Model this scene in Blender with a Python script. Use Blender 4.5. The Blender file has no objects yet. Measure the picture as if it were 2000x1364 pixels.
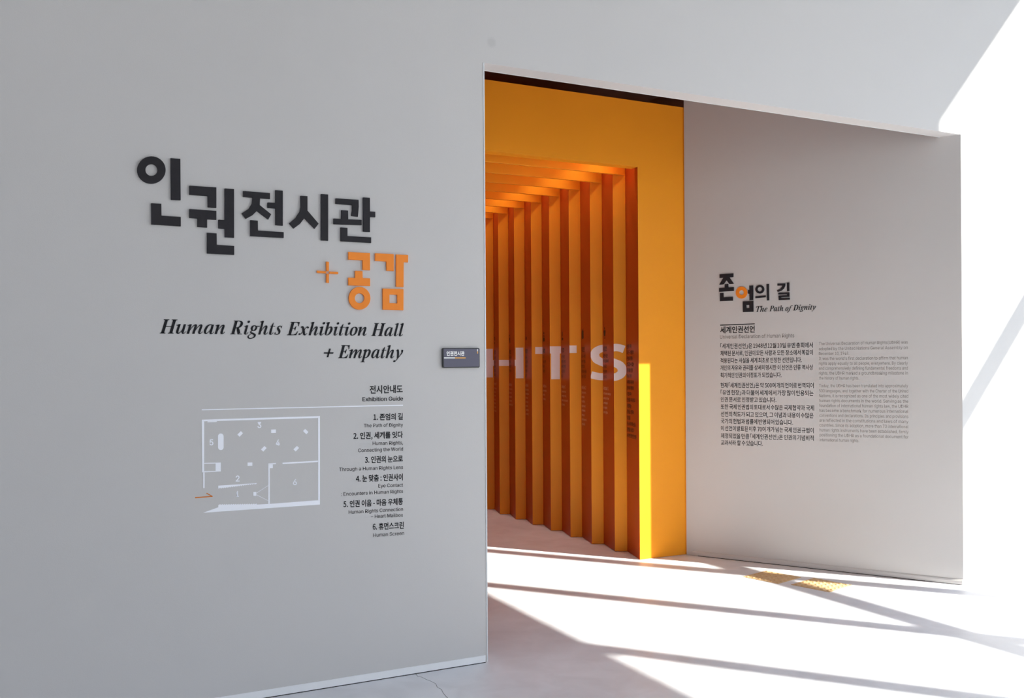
import bpy, bmesh, math, os, random
from mathutils import Vector, Matrix

# ------------------------------------------------------------------ camera
EYE, FOC, ROLL = 1.58, 1850.0, 0.0061
scn = bpy.context.scene
cam_data = bpy.data.cameras.new('camera')
cam = bpy.data.objects.new('camera', cam_data)
scn.collection.objects.link(cam)
scn.camera = cam
cam_data.sensor_width = 36.0
cam_data.lens = FOC / 2000 * 36
cam_data.shift_y = 28 / 2000
cam_data.clip_start = 0.05
cam.matrix_world = (Matrix.Translation((0, 0, EYE)) @ Matrix.Rotation(math.pi / 2, 4, 'X')
                    @ Matrix.Rotation(-ROLL, 4, 'Z'))

# ------------------------------------------------------------------ light
SUN_H = Vector((0.9044, -0.4266))          # horizontal direction towards the sun
SUN_TAN = 0.705
scn.view_settings.view_transform = 'Standard'
scn.view_settings.look = 'None'
scn.view_settings.gamma = 1.0
scn.view_settings.use_curve_mapping = False
scn.view_settings.exposure = 0.70
scn.cycles.use_denoising = True
scn.cycles.max_bounces = 16
scn.cycles.diffuse_bounces = 10
scn.cycles.sample_clamp_indirect = 8.0
world = bpy.data.worlds.new('sky')
scn.world = world
world.use_nodes = True
wn = world.node_tree.nodes
wl = world.node_tree.links
wn.clear()
tc = wn.new('ShaderNodeTexCoord')
sep = wn.new('ShaderNodeSeparateXYZ')
ramp = wn.new('ShaderNodeValToRGB')         # sky colour by elevation, the same all round
el = ramp.color_ramp.elements
el[0].position, el[0].color = 0.0, (0.74, 0.73, 0.70, 1)
el[1].position, el[1].color = 1.0, (0.50, 0.68, 1.0, 1)
for p_, c_ in ((0.18, (0.68, 0.75, 0.86, 1)), (0.5, (0.60, 0.75, 1.0, 1))):
    e_ = el.new(p_)
    e_.color = c_
bg = wn.new('ShaderNodeBackground')
bg.inputs[1].default_value = 2.2
wl.new(tc.outputs['Generated'], sep.inputs[0])
wl.new(sep.outputs['Z'], ramp.inputs[0])
wl.new(ramp.outputs[0], bg.inputs[0])
wo = wn.new('ShaderNodeOutputWorld')
wl.new(bg.outputs[0], wo.inputs[0])

sun_data = bpy.data.lights.new('sun', 'SUN')
sun_data.energy = 11.0
sun_data.angle = math.radians(0.4)
sun_data.color = (1.0, 0.96, 0.88)
sun = bpy.data.objects.new('sun', sun_data)
scn.collection.objects.link(sun)
to_sun = Vector((SUN_H.x, SUN_H.y, SUN_TAN)).normalized()
sun.rotation_euler = to_sun.to_track_quat('Z', 'Y').to_euler()
sun.location = (12, -6, 9)

# ------------------------------------------------------------------ geometry of the place
A0 = Vector((-0.1382, 5.0077))             # left corner of the opening, on the floor
DA = Vector((0.89443, 0.44721))            # along the front wall, to the right
NA = Vector((0.44721, -0.89443))           # out of the front wall, towards the visitor
T_END, LINTEL, CEIL, GLASS = 3.693, 3.17, 8.45, 7.5
LEFT, BACK = -5.0, 10.5
B0 = Vector((1.4567, 7.7507))              # far left foot of the angled text wall
B1 = A0 + DA * T_END
DB = (B1 - B0).normalized()
NB = Vector((DB.y, -DB.x))
B_LEN = (B1 - B0).length


def ray(u, v):
    x = (u - 1000) / FOC
    y = (710 - v) / FOC
    c, s = math.cos(ROLL), math.sin(ROLL)
    return Vector((x * c + y * s, 1.0, y * c - x * s))


class Plane:
    """A vertical wall plane: s runs to the right along it, z is the height."""
    def __init__(self, origin, d, n):
        self.o, self.d, self.n = origin, d, n

    def sz(self, u, v):
        r = ray(u, v)
        rn = Vector((r.x, r.y)).dot(self.n)
        k = self.o.dot(self.n) / rn
        p = Vector((r.x, r.y)) * k
        return ((p - self.o).dot(self.d), EYE + r.z * k)

    def at(self, s, z, off=0.0):
        p = self.o + self.d * s + self.n * off
        return Vector((p.x, p.y, z))


PA = Plane(A0, DA, NA)
PB = Plane(B0, DB, NB)

# ------------------------------------------------------------------ materials


def principled(name, color, rough=0.5, spec=0.5, metallic=0.0):
    m = bpy.data.materials.new(name)
    m.use_nodes = True
    b = m.node_tree.nodes['Principled BSDF']
    b.inputs['Base Color'].default_value = (*color, 1)
    b.inputs['Roughness'].default_value = rough
    b.inputs['Specular IOR Level'].default_value = spec
    b.inputs['Metallic'].default_value = metallic
    return m


def add_noise(m, color, amount, scale, bump=0.0, bscale=400.0, detail=4.0):
    nt = m.node_tree
    b = nt.nodes['Principled BSDF']
    geo = nt.nodes.new('ShaderNodeNewGeometry')
    no = nt.nodes.new('ShaderNodeTexNoise')
    no.inputs['Scale'].default_value = scale
    no.inputs['Detail'].default_value = detail
    nt.links.new(geo.outputs['Position'], no.inputs['Vector'])
    mp = nt.nodes.new('ShaderNodeMapRange')
    mp.inputs['From Min'].default_value = 0.3
    mp.inputs['From Max'].default_value = 0.7
    mp.inputs['To Min'].default_value = 1 - amount
    mp.inputs['To Max'].default_value = 1 + amount
    nt.links.new(no.outputs[0], mp.inputs['Value'])
    vm = nt.nodes.new('ShaderNodeVectorMath')
    vm.operation = 'SCALE'
    vm.inputs[0].default_value = color
    nt.links.new(mp.outputs[0], vm.inputs['Scale'])
    nt.links.new(vm.outputs[0], b.inputs['Base Color'])
    if bump:
        n2 = nt.nodes.new('ShaderNodeTexNoise')
        n2.inputs['Scale'].default_value = bscale
        n2.inputs['Detail'].default_value = 2.0
        nt.links.new(geo.outputs['Position'], n2.inputs['Vector'])
        bp = nt.nodes.new('ShaderNodeBump')
        bp.inputs['Strength'].default_value = bump
        bp.inputs['Distance'].default_value = 0.001
        nt.links.new(n2.outputs[0], bp.inputs['Height'])
        nt.links.new(bp.outputs[0], b.inputs['Normal'])
    return vm, geo


WALL = (0.560, 0.543, 0.540)
M = {}
M['wall'] = principled('painted_plaster', WALL, 0.75, 0.25)
vm, geo = add_noise(M['wall'], WALL, 0.012, 1.3, 0.25, 260.0)
# a faint round grey stain above the corner of the opening
nt = M['wall'].node_tree
s_, z_ = PA.sz(960, 83)
dist = nt.nodes.new('ShaderNodeVectorMath')
dist.operation = 'DISTANCE'
dist.inputs[1].default_value = PA.at(s_, z_)
nt.links.new(geo.outputs['Position'], dist.inputs[0])
mr = nt.nodes.new('ShaderNodeMapRange')
mr.interpolation_type = 'SMOOTHSTEP'
mr.inputs['From Min'].default_value = 0.012
mr.inputs['From Max'].default_value = 0.036
mr.inputs['To Min'].default_value = 0.90
mr.inputs['To Max'].default_value = 1.0
nt.links.new(dist.outputs['Value'], mr.inputs['Value'])
v2 = nt.nodes.new('ShaderNodeVectorMath')
v2.operation = 'SCALE'
nt.links.new(vm.outputs[0], v2.inputs[0])
nt.links.new(mr.outputs[0], v2.inputs['Scale'])
nt.links.new(v2.outputs[0], nt.nodes['Principled BSDF'].inputs['Base Color'])

FLOOR = (0.755, 0.75, 0.78)
M['floor'] = principled('polished_concrete', FLOOR, 0.42, 0.4)
vm, geo = add_noise(M['floor'], FLOOR, 0.07, 1.6, 0.15, 60.0, 9.0)
nt = M['floor'].node_tree            # scuffed streaks
wv = nt.nodes.new('ShaderNodeTexNoise')
wv.inputs['Scale'].default_value = 5.5
wv.inputs['Detail'].default_value = 12.0
wv.inputs['Distortion'].default_value = 0.7
nt.links.new(geo.outputs['Position'], wv.inputs['Vector'])
mr = nt.nodes.new('ShaderNodeMapRange')
mr.inputs['From Min'].default_value = 0.35
mr.inputs['From Max'].default_value = 0.65
mr.inputs['To Min'].default_value = 0.95
mr.inputs['To Max'].default_value = 1.04
nt.links.new(wv.outputs[0], mr.inputs['Value'])
v2 = nt.nodes.new('ShaderNodeVectorMath')
v2.operation = 'SCALE'
nt.links.new(vm.outputs[0], v2.inputs[0])
nt.links.new(mr.outputs[0], v2.inputs['Scale'])
nt.links.new(v2.outputs[0], nt.nodes['Principled BSDF'].inputs['Base Color'])
rr = nt.nodes.new('ShaderNodeMapRange')
rr.inputs['To Min'].default_value = 0.32
rr.inputs['To Max'].default_value = 0.55
nt.links.new(wv.outputs[0], rr.inputs['Value'])
nt.links.new(rr.outputs[0], nt.nodes['Principled BSDF'].inputs['Roughness'])

ORANGE = (0.82, 0.298, 0.016)
M['orange'] = principled('orange_lacquer', ORANGE, 0.42, 0.15)
add_noise(M['orange'], ORANGE, 0.015, 2.0, 0.08, 300.0)
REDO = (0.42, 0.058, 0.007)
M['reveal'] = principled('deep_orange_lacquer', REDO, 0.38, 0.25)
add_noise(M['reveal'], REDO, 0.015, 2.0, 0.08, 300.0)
M['white'] = principled('white_gloss', (0.80, 0.80, 0.82), 0.35)
add_noise(M['white'], (0.80, 0.80, 0.82), 0.02, 6.0)
M['bead'] = principled('corner_bead', (0.66, 0.68, 0.70), 0.35)
M['gap'] = principled('dark_joint', (0.02, 0.018, 0.016), 0.9)
M['black'] = principled('charcoal_letter', (0.019, 0.017, 0.021), 0.6, 0.25)
add_noise(M['black'], (0.019, 0.017, 0.021), 0.06, 30.0)
M['vinyl'] = principled('black_vinyl', (0.010, 0.010, 0.013), 0.6, 0.2)
M['grey_vinyl'] = principled('grey_vinyl', (0.15, 0.135, 0.125), 0.6)
M['lightgrey_vinyl'] = principled('light_grey_vinyl', (0.235, 0.215, 0.20), 0.6)
M['white_vinyl'] = principled('pale_vinyl', (0.90, 0.91, 0.98), 0.5)
M['pink_vinyl'] = principled('pale_pink_paint', (0.90, 0.77, 0.74), 0.5)
M['dim_vinyl'] = principled('cream_print', (0.85, 0.62, 0.50), 0.6)
M['ink'] = principled('black_print', (0.025, 0.012, 0.010), 0.6)
M['letter_orange'] = principled('orange_letter', (0.86, 0.235, 0.012), 0.5, 0.4)
add_noise(M['letter_orange'], (0.86, 0.235, 0.012), 0.02, 30.0)
M['arrow_orange'] = principled('orange_vinyl', (0.62, 0.17, 0.012), 0.5)
M['hall_dark'] = principled('dark_hall_paint', (0.42, 0.24, 0.17), 0.8)
add_noise(M['hall_dark'], (0.42, 0.24, 0.17), 0.03, 2.0)
M['tactile'] = principled('yellow_rubber', (0.68, 0.45, 0.22), 0.5)
add_noise(M['tactile'], (0.68, 0.45, 0.22), 0.05, 40.0)
M['plate_frame'] = principled('black_anodised', (0.010, 0.010, 0.012), 0.35)
M['plate'] = principled('slate_violet_panel', (0.095, 0.090, 0.135), 0.45)
M['plate_white'] = principled('plate_white', (0.92, 0.92, 0.92), 0.5)
M['plate_orange'] = principled('plate_orange', (0.85, 0.42, 0.08), 0.5)
M['metal'] = principled('aluminium', (0.42, 0.43, 0.45), 0.4, 0.5, 0.8)
M['ground'] = principled('outdoor_paving', (0.27, 0.25, 0.22), 0.9)
add_noise(M['ground'], (0.27, 0.25, 0.22), 0.05, 2.0)
M['crack'] = principled('hairline_crack', (0.10, 0.095, 0.10), 0.9)
gl = bpy.data.materials.new('window_glass')
gl.use_nodes = True
gn = gl.node_tree.nodes
gn.clear()
tr = gn.new('ShaderNodeBsdfTransparent')
tr.inputs[0].default_value = (0.96, 0.98, 0.975, 1)
gs = gn.new('ShaderNodeBsdfGlossy')
gs.inputs['Roughness'].default_value = 0.02
mx = gn.new('ShaderNodeMixShader')
mx.inputs[0].default_value = 0.06
go = gn.new('ShaderNodeOutputMaterial')
gl.node_tree.links.new(tr.outputs[0], mx.inputs[1])
gl.node_tree.links.new(gs.outputs[0], mx.inputs[2])
gl.node_tree.links.new(mx.outputs[0], go.inputs[0])
M['glass'] = gl

# ------------------------------------------------------------------ object helpers


def link(name, me, parent=None):
    o = bpy.data.objects.new(name, me)
    scn.collection.objects.link(o)
    if parent is not None:
        o.parent = parent
    return o


def tag(o, label=None, cat=None, group=None, kind=None):
    if label:
        o['label'] = label
    if cat:
        o['category'] = cat
    if group:
        o['group'] = group
    if kind:
        o['kind'] = kind
    return o


def build(name, verts, faces, mat, parent=None):
    me = bpy.data.meshes.new(name)
    me.from_pydata([tuple(v) for v in verts], [], faces)
    bm = bmesh.new()
    bm.from_mesh(me)
    bmesh.ops.recalc_face_normals(bm, faces=bm.faces)
    bm.to_mesh(me)
    bm.free()
    me.materials.append(mat)
    o = link(name, me, parent)
    return o


def empty(name, loc):
    o = bpy.data.objects.new(name, None)
    o.empty_display_size = 0.1
    scn.collection.objects.link(o)
    o.location = loc
    return o


def adopt(child, parent):
    """Parent without moving the child (child meshes carry world coordinates)."""
    child.parent = parent
    loc = Vector(parent.location)
    if parent.parent is not None:
        loc = Vector((0, 0, 0))
    if parent.type == 'EMPTY':
        child.location = -loc
    return child


class Solid:
    """Collects prisms into one mesh."""
    def __init__(self):
        self.v, self.f = [], []

    def prism(self, low, high):
        n, b = len(low), len(self.v)
        self.v += [tuple(p) for p in low] + [tuple(p) for p in high]
        self.f.append(tuple(b + i for i in range(n)))
        self.f.append(tuple(b + n + i for i in reversed(range(n))))
        for i in range(n):
            j = (i + 1) % n
            self.f.append((b + i, b + j, b + n + j, b + n + i))

    def ring(self, o_lo, i_lo, o_hi, i_hi):
        n, b = len(o_lo), len(self.v)
        for L in (o_lo, i_lo, o_hi, i_hi):
            self.v += [tuple(p) for p in L]
        for i in range(n):
            j = (i + 1) % n
            for (p, q) in ((0, n), (2 * n, 3 * n), (0, 2 * n), (n, 3 * n)):
                self.f.append((b + p + i, b + p + j, b + q + j, b + q + i))

    def wall_poly(self, plane, pts, o0, o1):
        self.prism([plane.at(s, z, o0) for s, z in pts], [plane.at(s, z, o1) for s, z in pts])

    def wall_ring(self, plane, outer, inner, o0, o1):
        self.ring([plane.at(s, z, o0) for s, z in outer], [plane.at(s, z, o0) for s, z in inner],
                  [plane.at(s, z, o1) for s, z in outer], [plane.at(s, z, o1) for s, z in inner])

    def floor_poly(self, pts, z0, z1):
        self.prism([(p[0], p[1], z0) for p in pts], [(p[0], p[1], z1) for p in pts])

    def wall_box(self, plane, s0, s1, z0, z1, o0, o1):
        self.wall_poly(plane, [(s0, z0), (s1, z0), (s1, z1), (s0, z1)], o0, o1)

    def done(self, name, mat, parent=None):
        o = build(name, self.v, self.f, mat)
        if parent is not None:
            adopt(o, parent)
        return o


def flat(p, z=0.0):
    return (p.x, p.y, z)


def bevel(o, w, seg=2):
    m = o.modifiers.new('bevel', 'BEVEL')
    m.width = w
    m.segments = seg
    m.limit_method = 'ANGLE'
    return o


# ------------------------------------------------------------------ the setting
def P(t, n):                      # a floor point: t along the front wall, n in front of it
    return A0 + DA * t + NA * n


b = Solid()
b.floor_poly([P(LEFT - .3, BACK + .3), P(GLASS + .25, BACK + .3), P(GLASS + .25, -9), P(LEFT - .3, -9)], -0.12, 0.0)
floor = tag(b.done('floor', M['floor']), kind='structure')

b = Solid()
b.wall_poly(PA, [(LEFT, 0), (0, 0), (0, LINTEL), (T_END, LINTEL), (T_END, 0), (GLASS + .1, 0), (GLASS + .1, CEIL), (LEFT, CEIL)], 0, -0.12)
tag(b.done('wall_front', M['wall']), kind='structure')

b = Solid()
b.wall_poly(PB, [(-0.04, 0), (B_LEN, 0), (B_LEN, 4.0), (-0.04, 4.0)], 0, -0.10)
tag(b.done('wall_right', M['wall']), kind='structure')

b = Solid()
b.floor_poly([P(LEFT - .2, BACK + .2), P(GLASS + .2, BACK + .2), P(GLASS + .2, -.12), P(LEFT - .2, -.12)], CEIL, CEIL + .15)
tag(b.done('ceiling', M['wall']), kind='structure')
b = Solid()
b.floor_poly([P(LEFT - .15, BACK + .15), P(LEFT, BACK + .15), P(LEFT, 0), P(LEFT - .15, 0)], 0, CEIL)
tag(b.done('wall_left', M['wall']), kind='structure')
b = Solid()                                  # the wall behind the visitor; its long window is added for fill light
for t0, t1, z0, z1 in ((LEFT, GLASS, 0, .25), (LEFT, GLASS, 4.6, CEIL), (LEFT, LEFT + .8, .25, 4.6), (GLASS - .5, GLASS, .25, 4.6)):
    b.floor_poly([P(t0, BACK), P(t1, BACK), P(t1, BACK + .15), P(t0, BACK + .15)], z0, z1)
tag(b.done('wall_back', M['wall']), kind='structure')
fill_win = tag(empty('fill_window', (P(1, BACK).x, P(1, BACK).y, .25)), kind='structure')
for i in range(7):
    t_ = LEFT + .8 + (GLASS - LEFT - 1.3) * i / 6
    b = Solid()
    b.floor_poly([P(t_ - .03, BACK + .02), P(t_ + .03, BACK + .02), P(t_ + .03, BACK + .13), P(t_ - .03, BACK + .13)], .25, 4.6)
    b.done('mullion', M['metal'], fill_win)
b = Solid()
b.floor_poly([P(LEFT + .8, BACK + .07), P(GLASS - .5, BACK + .07), P(GLASS - .5, BACK + .076), P(LEFT + .8, BACK + .076)], .25, 4.6)
b.done('pane', M['glass'], fill_win)

b = Solid()                                  # unseen overhang added outside to keep sun out of the long window
b.floor_poly([P(LEFT - 1, BACK + .16), P(GLASS + 5, BACK + .16), P(GLASS + 5, BACK + 6), P(LEFT - 1, BACK + 6)], 4.62, 4.8)
tag(b.done('sun_blocker', M['wall']), kind='structure')

# exhibition hall behind the front wall: dark shell round the tunnel
b = Solid()
b.floor_poly([P(-3, -.12), P(T_END + .3, -.12), P(T_END + .3, -8.5), P(-3, -8.5)], 4.0, 4.1)
tag(b.done('ceiling', M['hall_dark']), kind='structure')
b = Solid()
b.floor_poly([P(-3, -.12), P(-2.9, -.12), P(-2.9, -8.5), P(-3, -8.5)], 0, 4.0)
b.floor_poly([P(-3, -8.4), P(T_END, -8.4), P(T_END, -8.5), P(-3, -8.5)], 0, 4.0)
b.floor_poly([P(2.95, -1.75), P(3.05, -1.75), P(3.05, -8.4), P(2.95, -8.4)], 0, 4.0)
b.floor_poly([P(-2.95, -.121), P(-.01, -.121), P(-.01, -.135), P(-2.95, -.135)], 0, 4.0)  # dark lining added behind the front wall, cuts pale bounce onto the fins
tag(b.done('wall_hall', M['hall_dark']), kind='structure')

# glazed wall on the right of the lobby (outside the frame, it shapes the sun patches)
WIN_H = 7.876
PW = Plane(A0 + DA * GLASS, NA, -DA)       # s runs away from the front wall
b = Solid()
b.wall_box(PW, 0, BACK, WIN_H, CEIL, -.06, .06)
tag(b.done('wall_glazed', M['wall']), kind='structure')
win = tag(empty('window_1', (P(GLASS, BACK / 2).x, P(GLASS, BACK / 2).y, 0)), kind='structure')
for k in range(5):
    p = 1.677 + 1.775 * k
    if p > BACK:
        break
    b = Solid()
    b.wall_box(PW, p - .038, p + .038, 0, WIN_H, -.074, .074)
    b.done('mullion', M['metal'], win)
for z in (0.05, 3.10, 5.533):
    b = Solid()
    b.wall_box(PW, 0, BACK, z - .044, z + .044, -.0735, .0735)
    b.done('transom', M['metal'], win)
edges = [0] + [1.677 + 1.775 * k for k in range(5)] + [BACK]
for i in range(len(edges) - 1):
    b = Solid()
    b.wall_box(PW, edges[i], edges[i + 1], 0, WIN_H, -.004, .004)
    b.done('pane', M['glass'], win)
b = Solid()
b.floor_poly([P(GLASS + .3, 60), P(60, 60), P(60, -40), P(GLASS + .3, -40)], -0.2, -0.13)
b.floor_poly([P(-50, BACK + .35), P(GLASS + .3, BACK + .35), P(GLASS + .3, 60), P(-50, 60)], -0.2, -0.13)
tag(b.done('ground', M['ground']), kind='structure')

# light portal in the glazed opening: guides sky sampling only
pl = bpy.data.lights.new('window_portal', 'AREA')
pl.shape = 'RECTANGLE'
pl.size, pl.size_y = BACK, WIN_H
pl.cycles.is_portal = True
po = bpy.data.objects.new('window_portal', pl)
scn.collection.objects.link(po)
c = P(GLASS + .12, BACK / 2)
zax = Vector((DA.x, DA.y, 0))              # the light shines along -Z, into the room
xax = Vector((NA.x, NA.y, 0))
yax = zax.cross(xax)
po.matrix_world = Matrix(((xax.x, yax.x, zax.x, c.x), (xax.y, yax.y, zax.y, c.y), (xax.z, yax.z, zax.z, WIN_H / 2), (0, 0, 0, 1)))

# skirtings
b = Solid()
b.wall_box(PA, LEFT, -0.014, 0.004, 0.040, 0.0, 0.004)
tag(bevel(b.done('baseboard_front', M['white']), .0012), kind='structure')
b = Solid()
b.wall_box(PA, LEFT, -0.013, 0.0, 0.004, 0.0, 0.0025)
tag(b.done('trim_3', M['gap']), kind='structure')
b = Solid()
b.wall_box(PA, T_END + .01, GLASS - .06, 0.0, 0.040, 0.0, 0.004)
tag(bevel(b.done('baseboard_front', M['white']), .0012), kind='structure')
b = Solid()
pts = [(0.0, 0.0045), (0.010, 0.005), (0.012, 0.012), (0.011, 0.028), (0.006, 0.037), (0.0, 0.040)]
b.prism([PB.at(0.012, z, o) for o, z in pts], [PB.at(B_LEN - .006, z, o) for o, z in pts])
tag(b.done('baseboard_right', M['wall']), kind='structure')
b = Solid()
b.wall_box(PB, 0.06, B_LEN - .25, 0.0, 0.0045, 0.0, 0.008)
tag(b.done('trim_4', M['gap']), kind='structure')
# metal corner bead of the opening
b = Solid()
b.wall_box(PA, -0.006, 0.0012, 0.0, LINTEL, -.10, 0.0022)
tag(bevel(b.done('trim_1', M['bead']), .0008), kind='structure')
b = Solid()
b.wall_box(PA, 0.0, T_END, LINTEL - .0015, LINTEL, -.121, -0.114)
tag(b.done('trim_2', M['bead']), kind='structure')

# hairline crack in the concrete near the corner


def ground(u, v):
    r = ray(u, v)
    k = -EYE / r.z
    return Vector((r.x * k, r.y * k))


cr = [(812, 1317), (816, 1322), (823, 1323), (833, 1328), (841, 1331), (851, 1336), (854, 1343), (862, 1347), (866, 1355), (874, 1364), (884, 1372)]
b = Solid()
for q, r_ in zip(cr, cr[1:]):
    a_, c_ = ground(*q), ground(*r_)
    d = (c_ - a_).normalized()
    n = Vector((-d.y, d.x)) * 0.0011
    b.floor_poly([a_ - n, c_ - n, c_ + n, a_ + n], -.001, 0.0004)
adopt(b.done('crack', M['crack']), floor)

# ------------------------------------------------------------------ orange tunnel
T0 = Vector((1.0150, 7.5820))
STEP = Vector((-0.1645, 0.3331))
BR = Vector((0.1045, 0.0035))
JO, JR = Vector((1.4211, 7.7621)), Vector((1.4570, 7.7610))
JO = T0 + DA * 0.450
NFIN = 12
zf = 0.46                        # the beams are boards this deep, the bays between them open upwards
INN, TOPZ = 3.147, 3.675
TUN = tag(empty('orange_tunnel', flat(T0)), 'bright orange walk-in tunnel of sawtooth fins and ceiling beams behind the opening', 'tunnel')


def TT(k):
    return T0 + STEP * k


def VV(k):
    return TT(k) + BR


W_IN = 2.25


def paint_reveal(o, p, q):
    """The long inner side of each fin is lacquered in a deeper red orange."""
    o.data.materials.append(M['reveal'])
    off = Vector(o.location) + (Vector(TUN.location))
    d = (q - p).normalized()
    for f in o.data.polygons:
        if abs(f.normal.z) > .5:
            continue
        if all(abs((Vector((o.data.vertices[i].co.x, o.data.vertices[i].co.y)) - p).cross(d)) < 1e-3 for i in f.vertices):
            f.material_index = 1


back = -NA * 0.09
# front portal: jamb, header and left jamb as one lacquered frame
b = Solid()
b.floor_poly([T0, JO, JR, JR + back, JO + back * 2, VV(1) + Vector((.02, .01)), VV(1)], 0.002, TOPZ)
L0 = T0 - DA * W_IN
L1 = T0 - DA * (W_IN + .45)
b.floor_poly([L0, T0, T0 + back, L0 + back], INN, TOPZ)
b.floor_poly([L1, L0, L0 + back, L1 + back], 0.002, TOPZ)
o = b.done('portal_frame', M['orange'], TUN)
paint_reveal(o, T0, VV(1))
fins = {0: None}
for k in range(1, NFIN + 1):
    b = Solid()
    b.floor_poly([VV(k), TT(k), VV(k + 1)], 0.003, INN + zf)
    fins[k] = b.done('fin', M['orange'], TUN)
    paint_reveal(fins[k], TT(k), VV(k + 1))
    bevel(fins[k], .0015, 2)
for k in range(1, NFIN + 1):
    r0 = VV(k)
    l0 = r0 - DA * (W_IN + .06)
    st = -NA * 0.024
    b = Solid()
    lo = [(r0, INN), (r0, INN + zf), (r0 + st, INN + zf), (r0 + st, INN)]
    b.prism([(p.x, p.y, z) for p, z in lo],
            [((p - DA * (W_IN + .02)).x, (p - DA * (W_IN + .02)).y, z) for p, z in lo])
    bevel(b.done('beam', M['orange'], TUN), .002, 2)
end = TT(NFIN + 1)
b = Solid()
b.floor_poly([L1 + back, T0 + DA * .1 + back, VV(NFIN + 1) + DA * .1, VV(NFIN + 1) - DA * (W_IN + .5)], INN + zf + .002, INN + zf + .05)
b.done('roof_panel', M['orange'], TUN)
e0 = VV(NFIN + 1)


def mirror(p):                   # across the middle line of the tunnel
    q = p - T0
    a_, c_ = q.dot(DA), q.dot(NA)
    return T0 + DA * (-W_IN - a_) + NA * c_


for k in range(1, NFIN + 1):     # the opposite row of fins, hidden behind the left wall from here
    b = Solid()
    b.floor_poly([mirror(VV(k)), mirror(TT(k)), mirror(VV(k + 1))], 0.003, INN + zf)
    o = b.done('fin', M['orange'], TUN)
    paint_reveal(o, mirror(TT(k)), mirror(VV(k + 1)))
b = Solid()
b.floor_poly([mirror(VV(1)), mirror(VV(1)) - DA * .05, mirror(e0) - DA * .05, mirror(e0)], 0.002, INN + zf)
b.done('side_panel', M['orange'], TUN)
b = Solid()
b.floor_poly([VV(1), VV(1) + DA * .05, e0 + DA * .05, e0], 0.002, INN + zf)
b.done('side_panel', M['orange'], TUN)
b = Solid()
b.floor_poly([e0 + DA * .1, e0 + DA * .1 - NA * .05, e0 - DA * (W_IN + .1) - NA * .05, e0 - DA * (W_IN + .1)], 0.002, INN + zf)
b.done('end_panel', M['orange'], TUN)

# small downlights tucked up behind every beam near the right-hand fins
for k in range(1, NFIN + 1):
    c = VV(k) - DA * .26 + NA * .15
    b = Solid()
    b.floor_poly([(c.x + .022 * math.cos(i * math.pi / 5), c.y + .022 * math.sin(i * math.pi / 5)) for i in range(10)], INN + zf - .03, INN + zf + .003)
    b.done('downlight', M['metal'], TUN)
    ld = bpy.data.lights.new('downlight', 'POINT')
    ld.energy = 1.1
    ld.color = (1.0, 0.93, 0.80)
    ld.shadow_soft_size = 0.015
    lo_ = bpy.data.objects.new('downlight_lamp', ld)
    scn.collection.objects.link(lo_)
    lo_.location = (c.x, c.y, INN + zf - .055)
    ld = bpy.data.lights.new('downlight_beam', 'SPOT')
    ld.energy = 7
    ld.color = (1.0, 0.95, 0.90)
    ld.spot_size = math.radians(75)
    ld.spot_blend = 1.0
    ld.shadow_soft_size = 0.02
    lo_ = bpy.data.objects.new('downlight_beam', ld)
    scn.collection.objects.link(lo_)
    lo_.location = (c.x, c.y, INN + zf - .04)

# ------------------------------------------------------------------ lettering engine
FDIR = bpy.utils.system_resource('DATAFILES', path='fonts') or ''


def font(n):
    try:
        return bpy.data.fonts.load(os.path.join(FDIR, n))
    except Exception:
        return None


F_LATIN = font('Inter.woff2')
F_KOR = font('Noto Sans CJK Regular.woff2')
dg = None
tmp = bpy.data.scenes.new('type_setting')      # a small scene only to turn letters into meshes
tvl = tmp.view_layers[0]
_cache = {}
_ref = {}


setter = {}                      # one text object per typeface; all glyphs are loaded in one go
for kor, f, body in ((False, F_LATIN, ''.join(chr(i) for i in range(33, 127)) + '–'),
                     (True, F_KOR, '0123456789.,:-()' + '｢｣가간감같개것게경계고공과관교구국권규그기길날낳내넘년념노놓누눈는니다대더도되된든등때떤또똑라람로롭류률를리린릴마만많맞먼며멸명모무문반받발번범법별보부분불비사상생서선성세소수스습시신실심아안않았앞약양어언엄없었에엔여역영예와욕용우원월위유으은을음의이인일입잇있자장재적전정제조족존지차채척체초총최춤크큼태택터토통평표하한할행헌현협호화회획후휴히')):
    c = bpy.data.curves.new('typesetter', 'FONT')
    if f:
        c.font = f
    c.size = 1
    c.resolution_u = 2 if kor else 3
    c.body = body
    setter[kor] = bpy.data.objects.new('typesetter', c)
    tmp.collection.objects.link(setter[kor])
tvl.update()


def raw_text(s, kor, bold, spacing=1.0):
    key = (s, kor, round(bold, 4), spacing)
    if key in _cache:
        return _cache[key]
    o = setter[kor]
    ref = 1.0
    c = o.data
    c.offset = 0.0
    if s not in ('H', '권'):
        ref = ref_height(kor)
        c.offset = bold * ref
    c.body = s
    tvl.update()
    me = bpy.data.meshes.new_from_object(o.evaluated_get(tvl.depsgraph))
    vs = [(v.co.x / ref, v.co.y / ref) for v in me.vertices]
    fs = [tuple(p.vertices) for p in me.polygons]
    bpy.data.meshes.remove(me)
    xs = [v[0] for v in vs] or [0, 1]
    _cache[key] = (vs, fs, min(xs), max(xs))
    return _cache[key]


def ref_height(kor):
    """Latin: height of H; Hangul: full height of a syllable block."""
    if kor not in _ref:
        _ref[kor] = 1.0
        vs, fs, a, c = raw_text('권' if kor else 'H', kor, 0.0)
        ys = [v[1] for v in vs]
        _ref[kor] = max(ys) - min(ys)
        _cache.clear()
    return _ref[kor]


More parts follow.
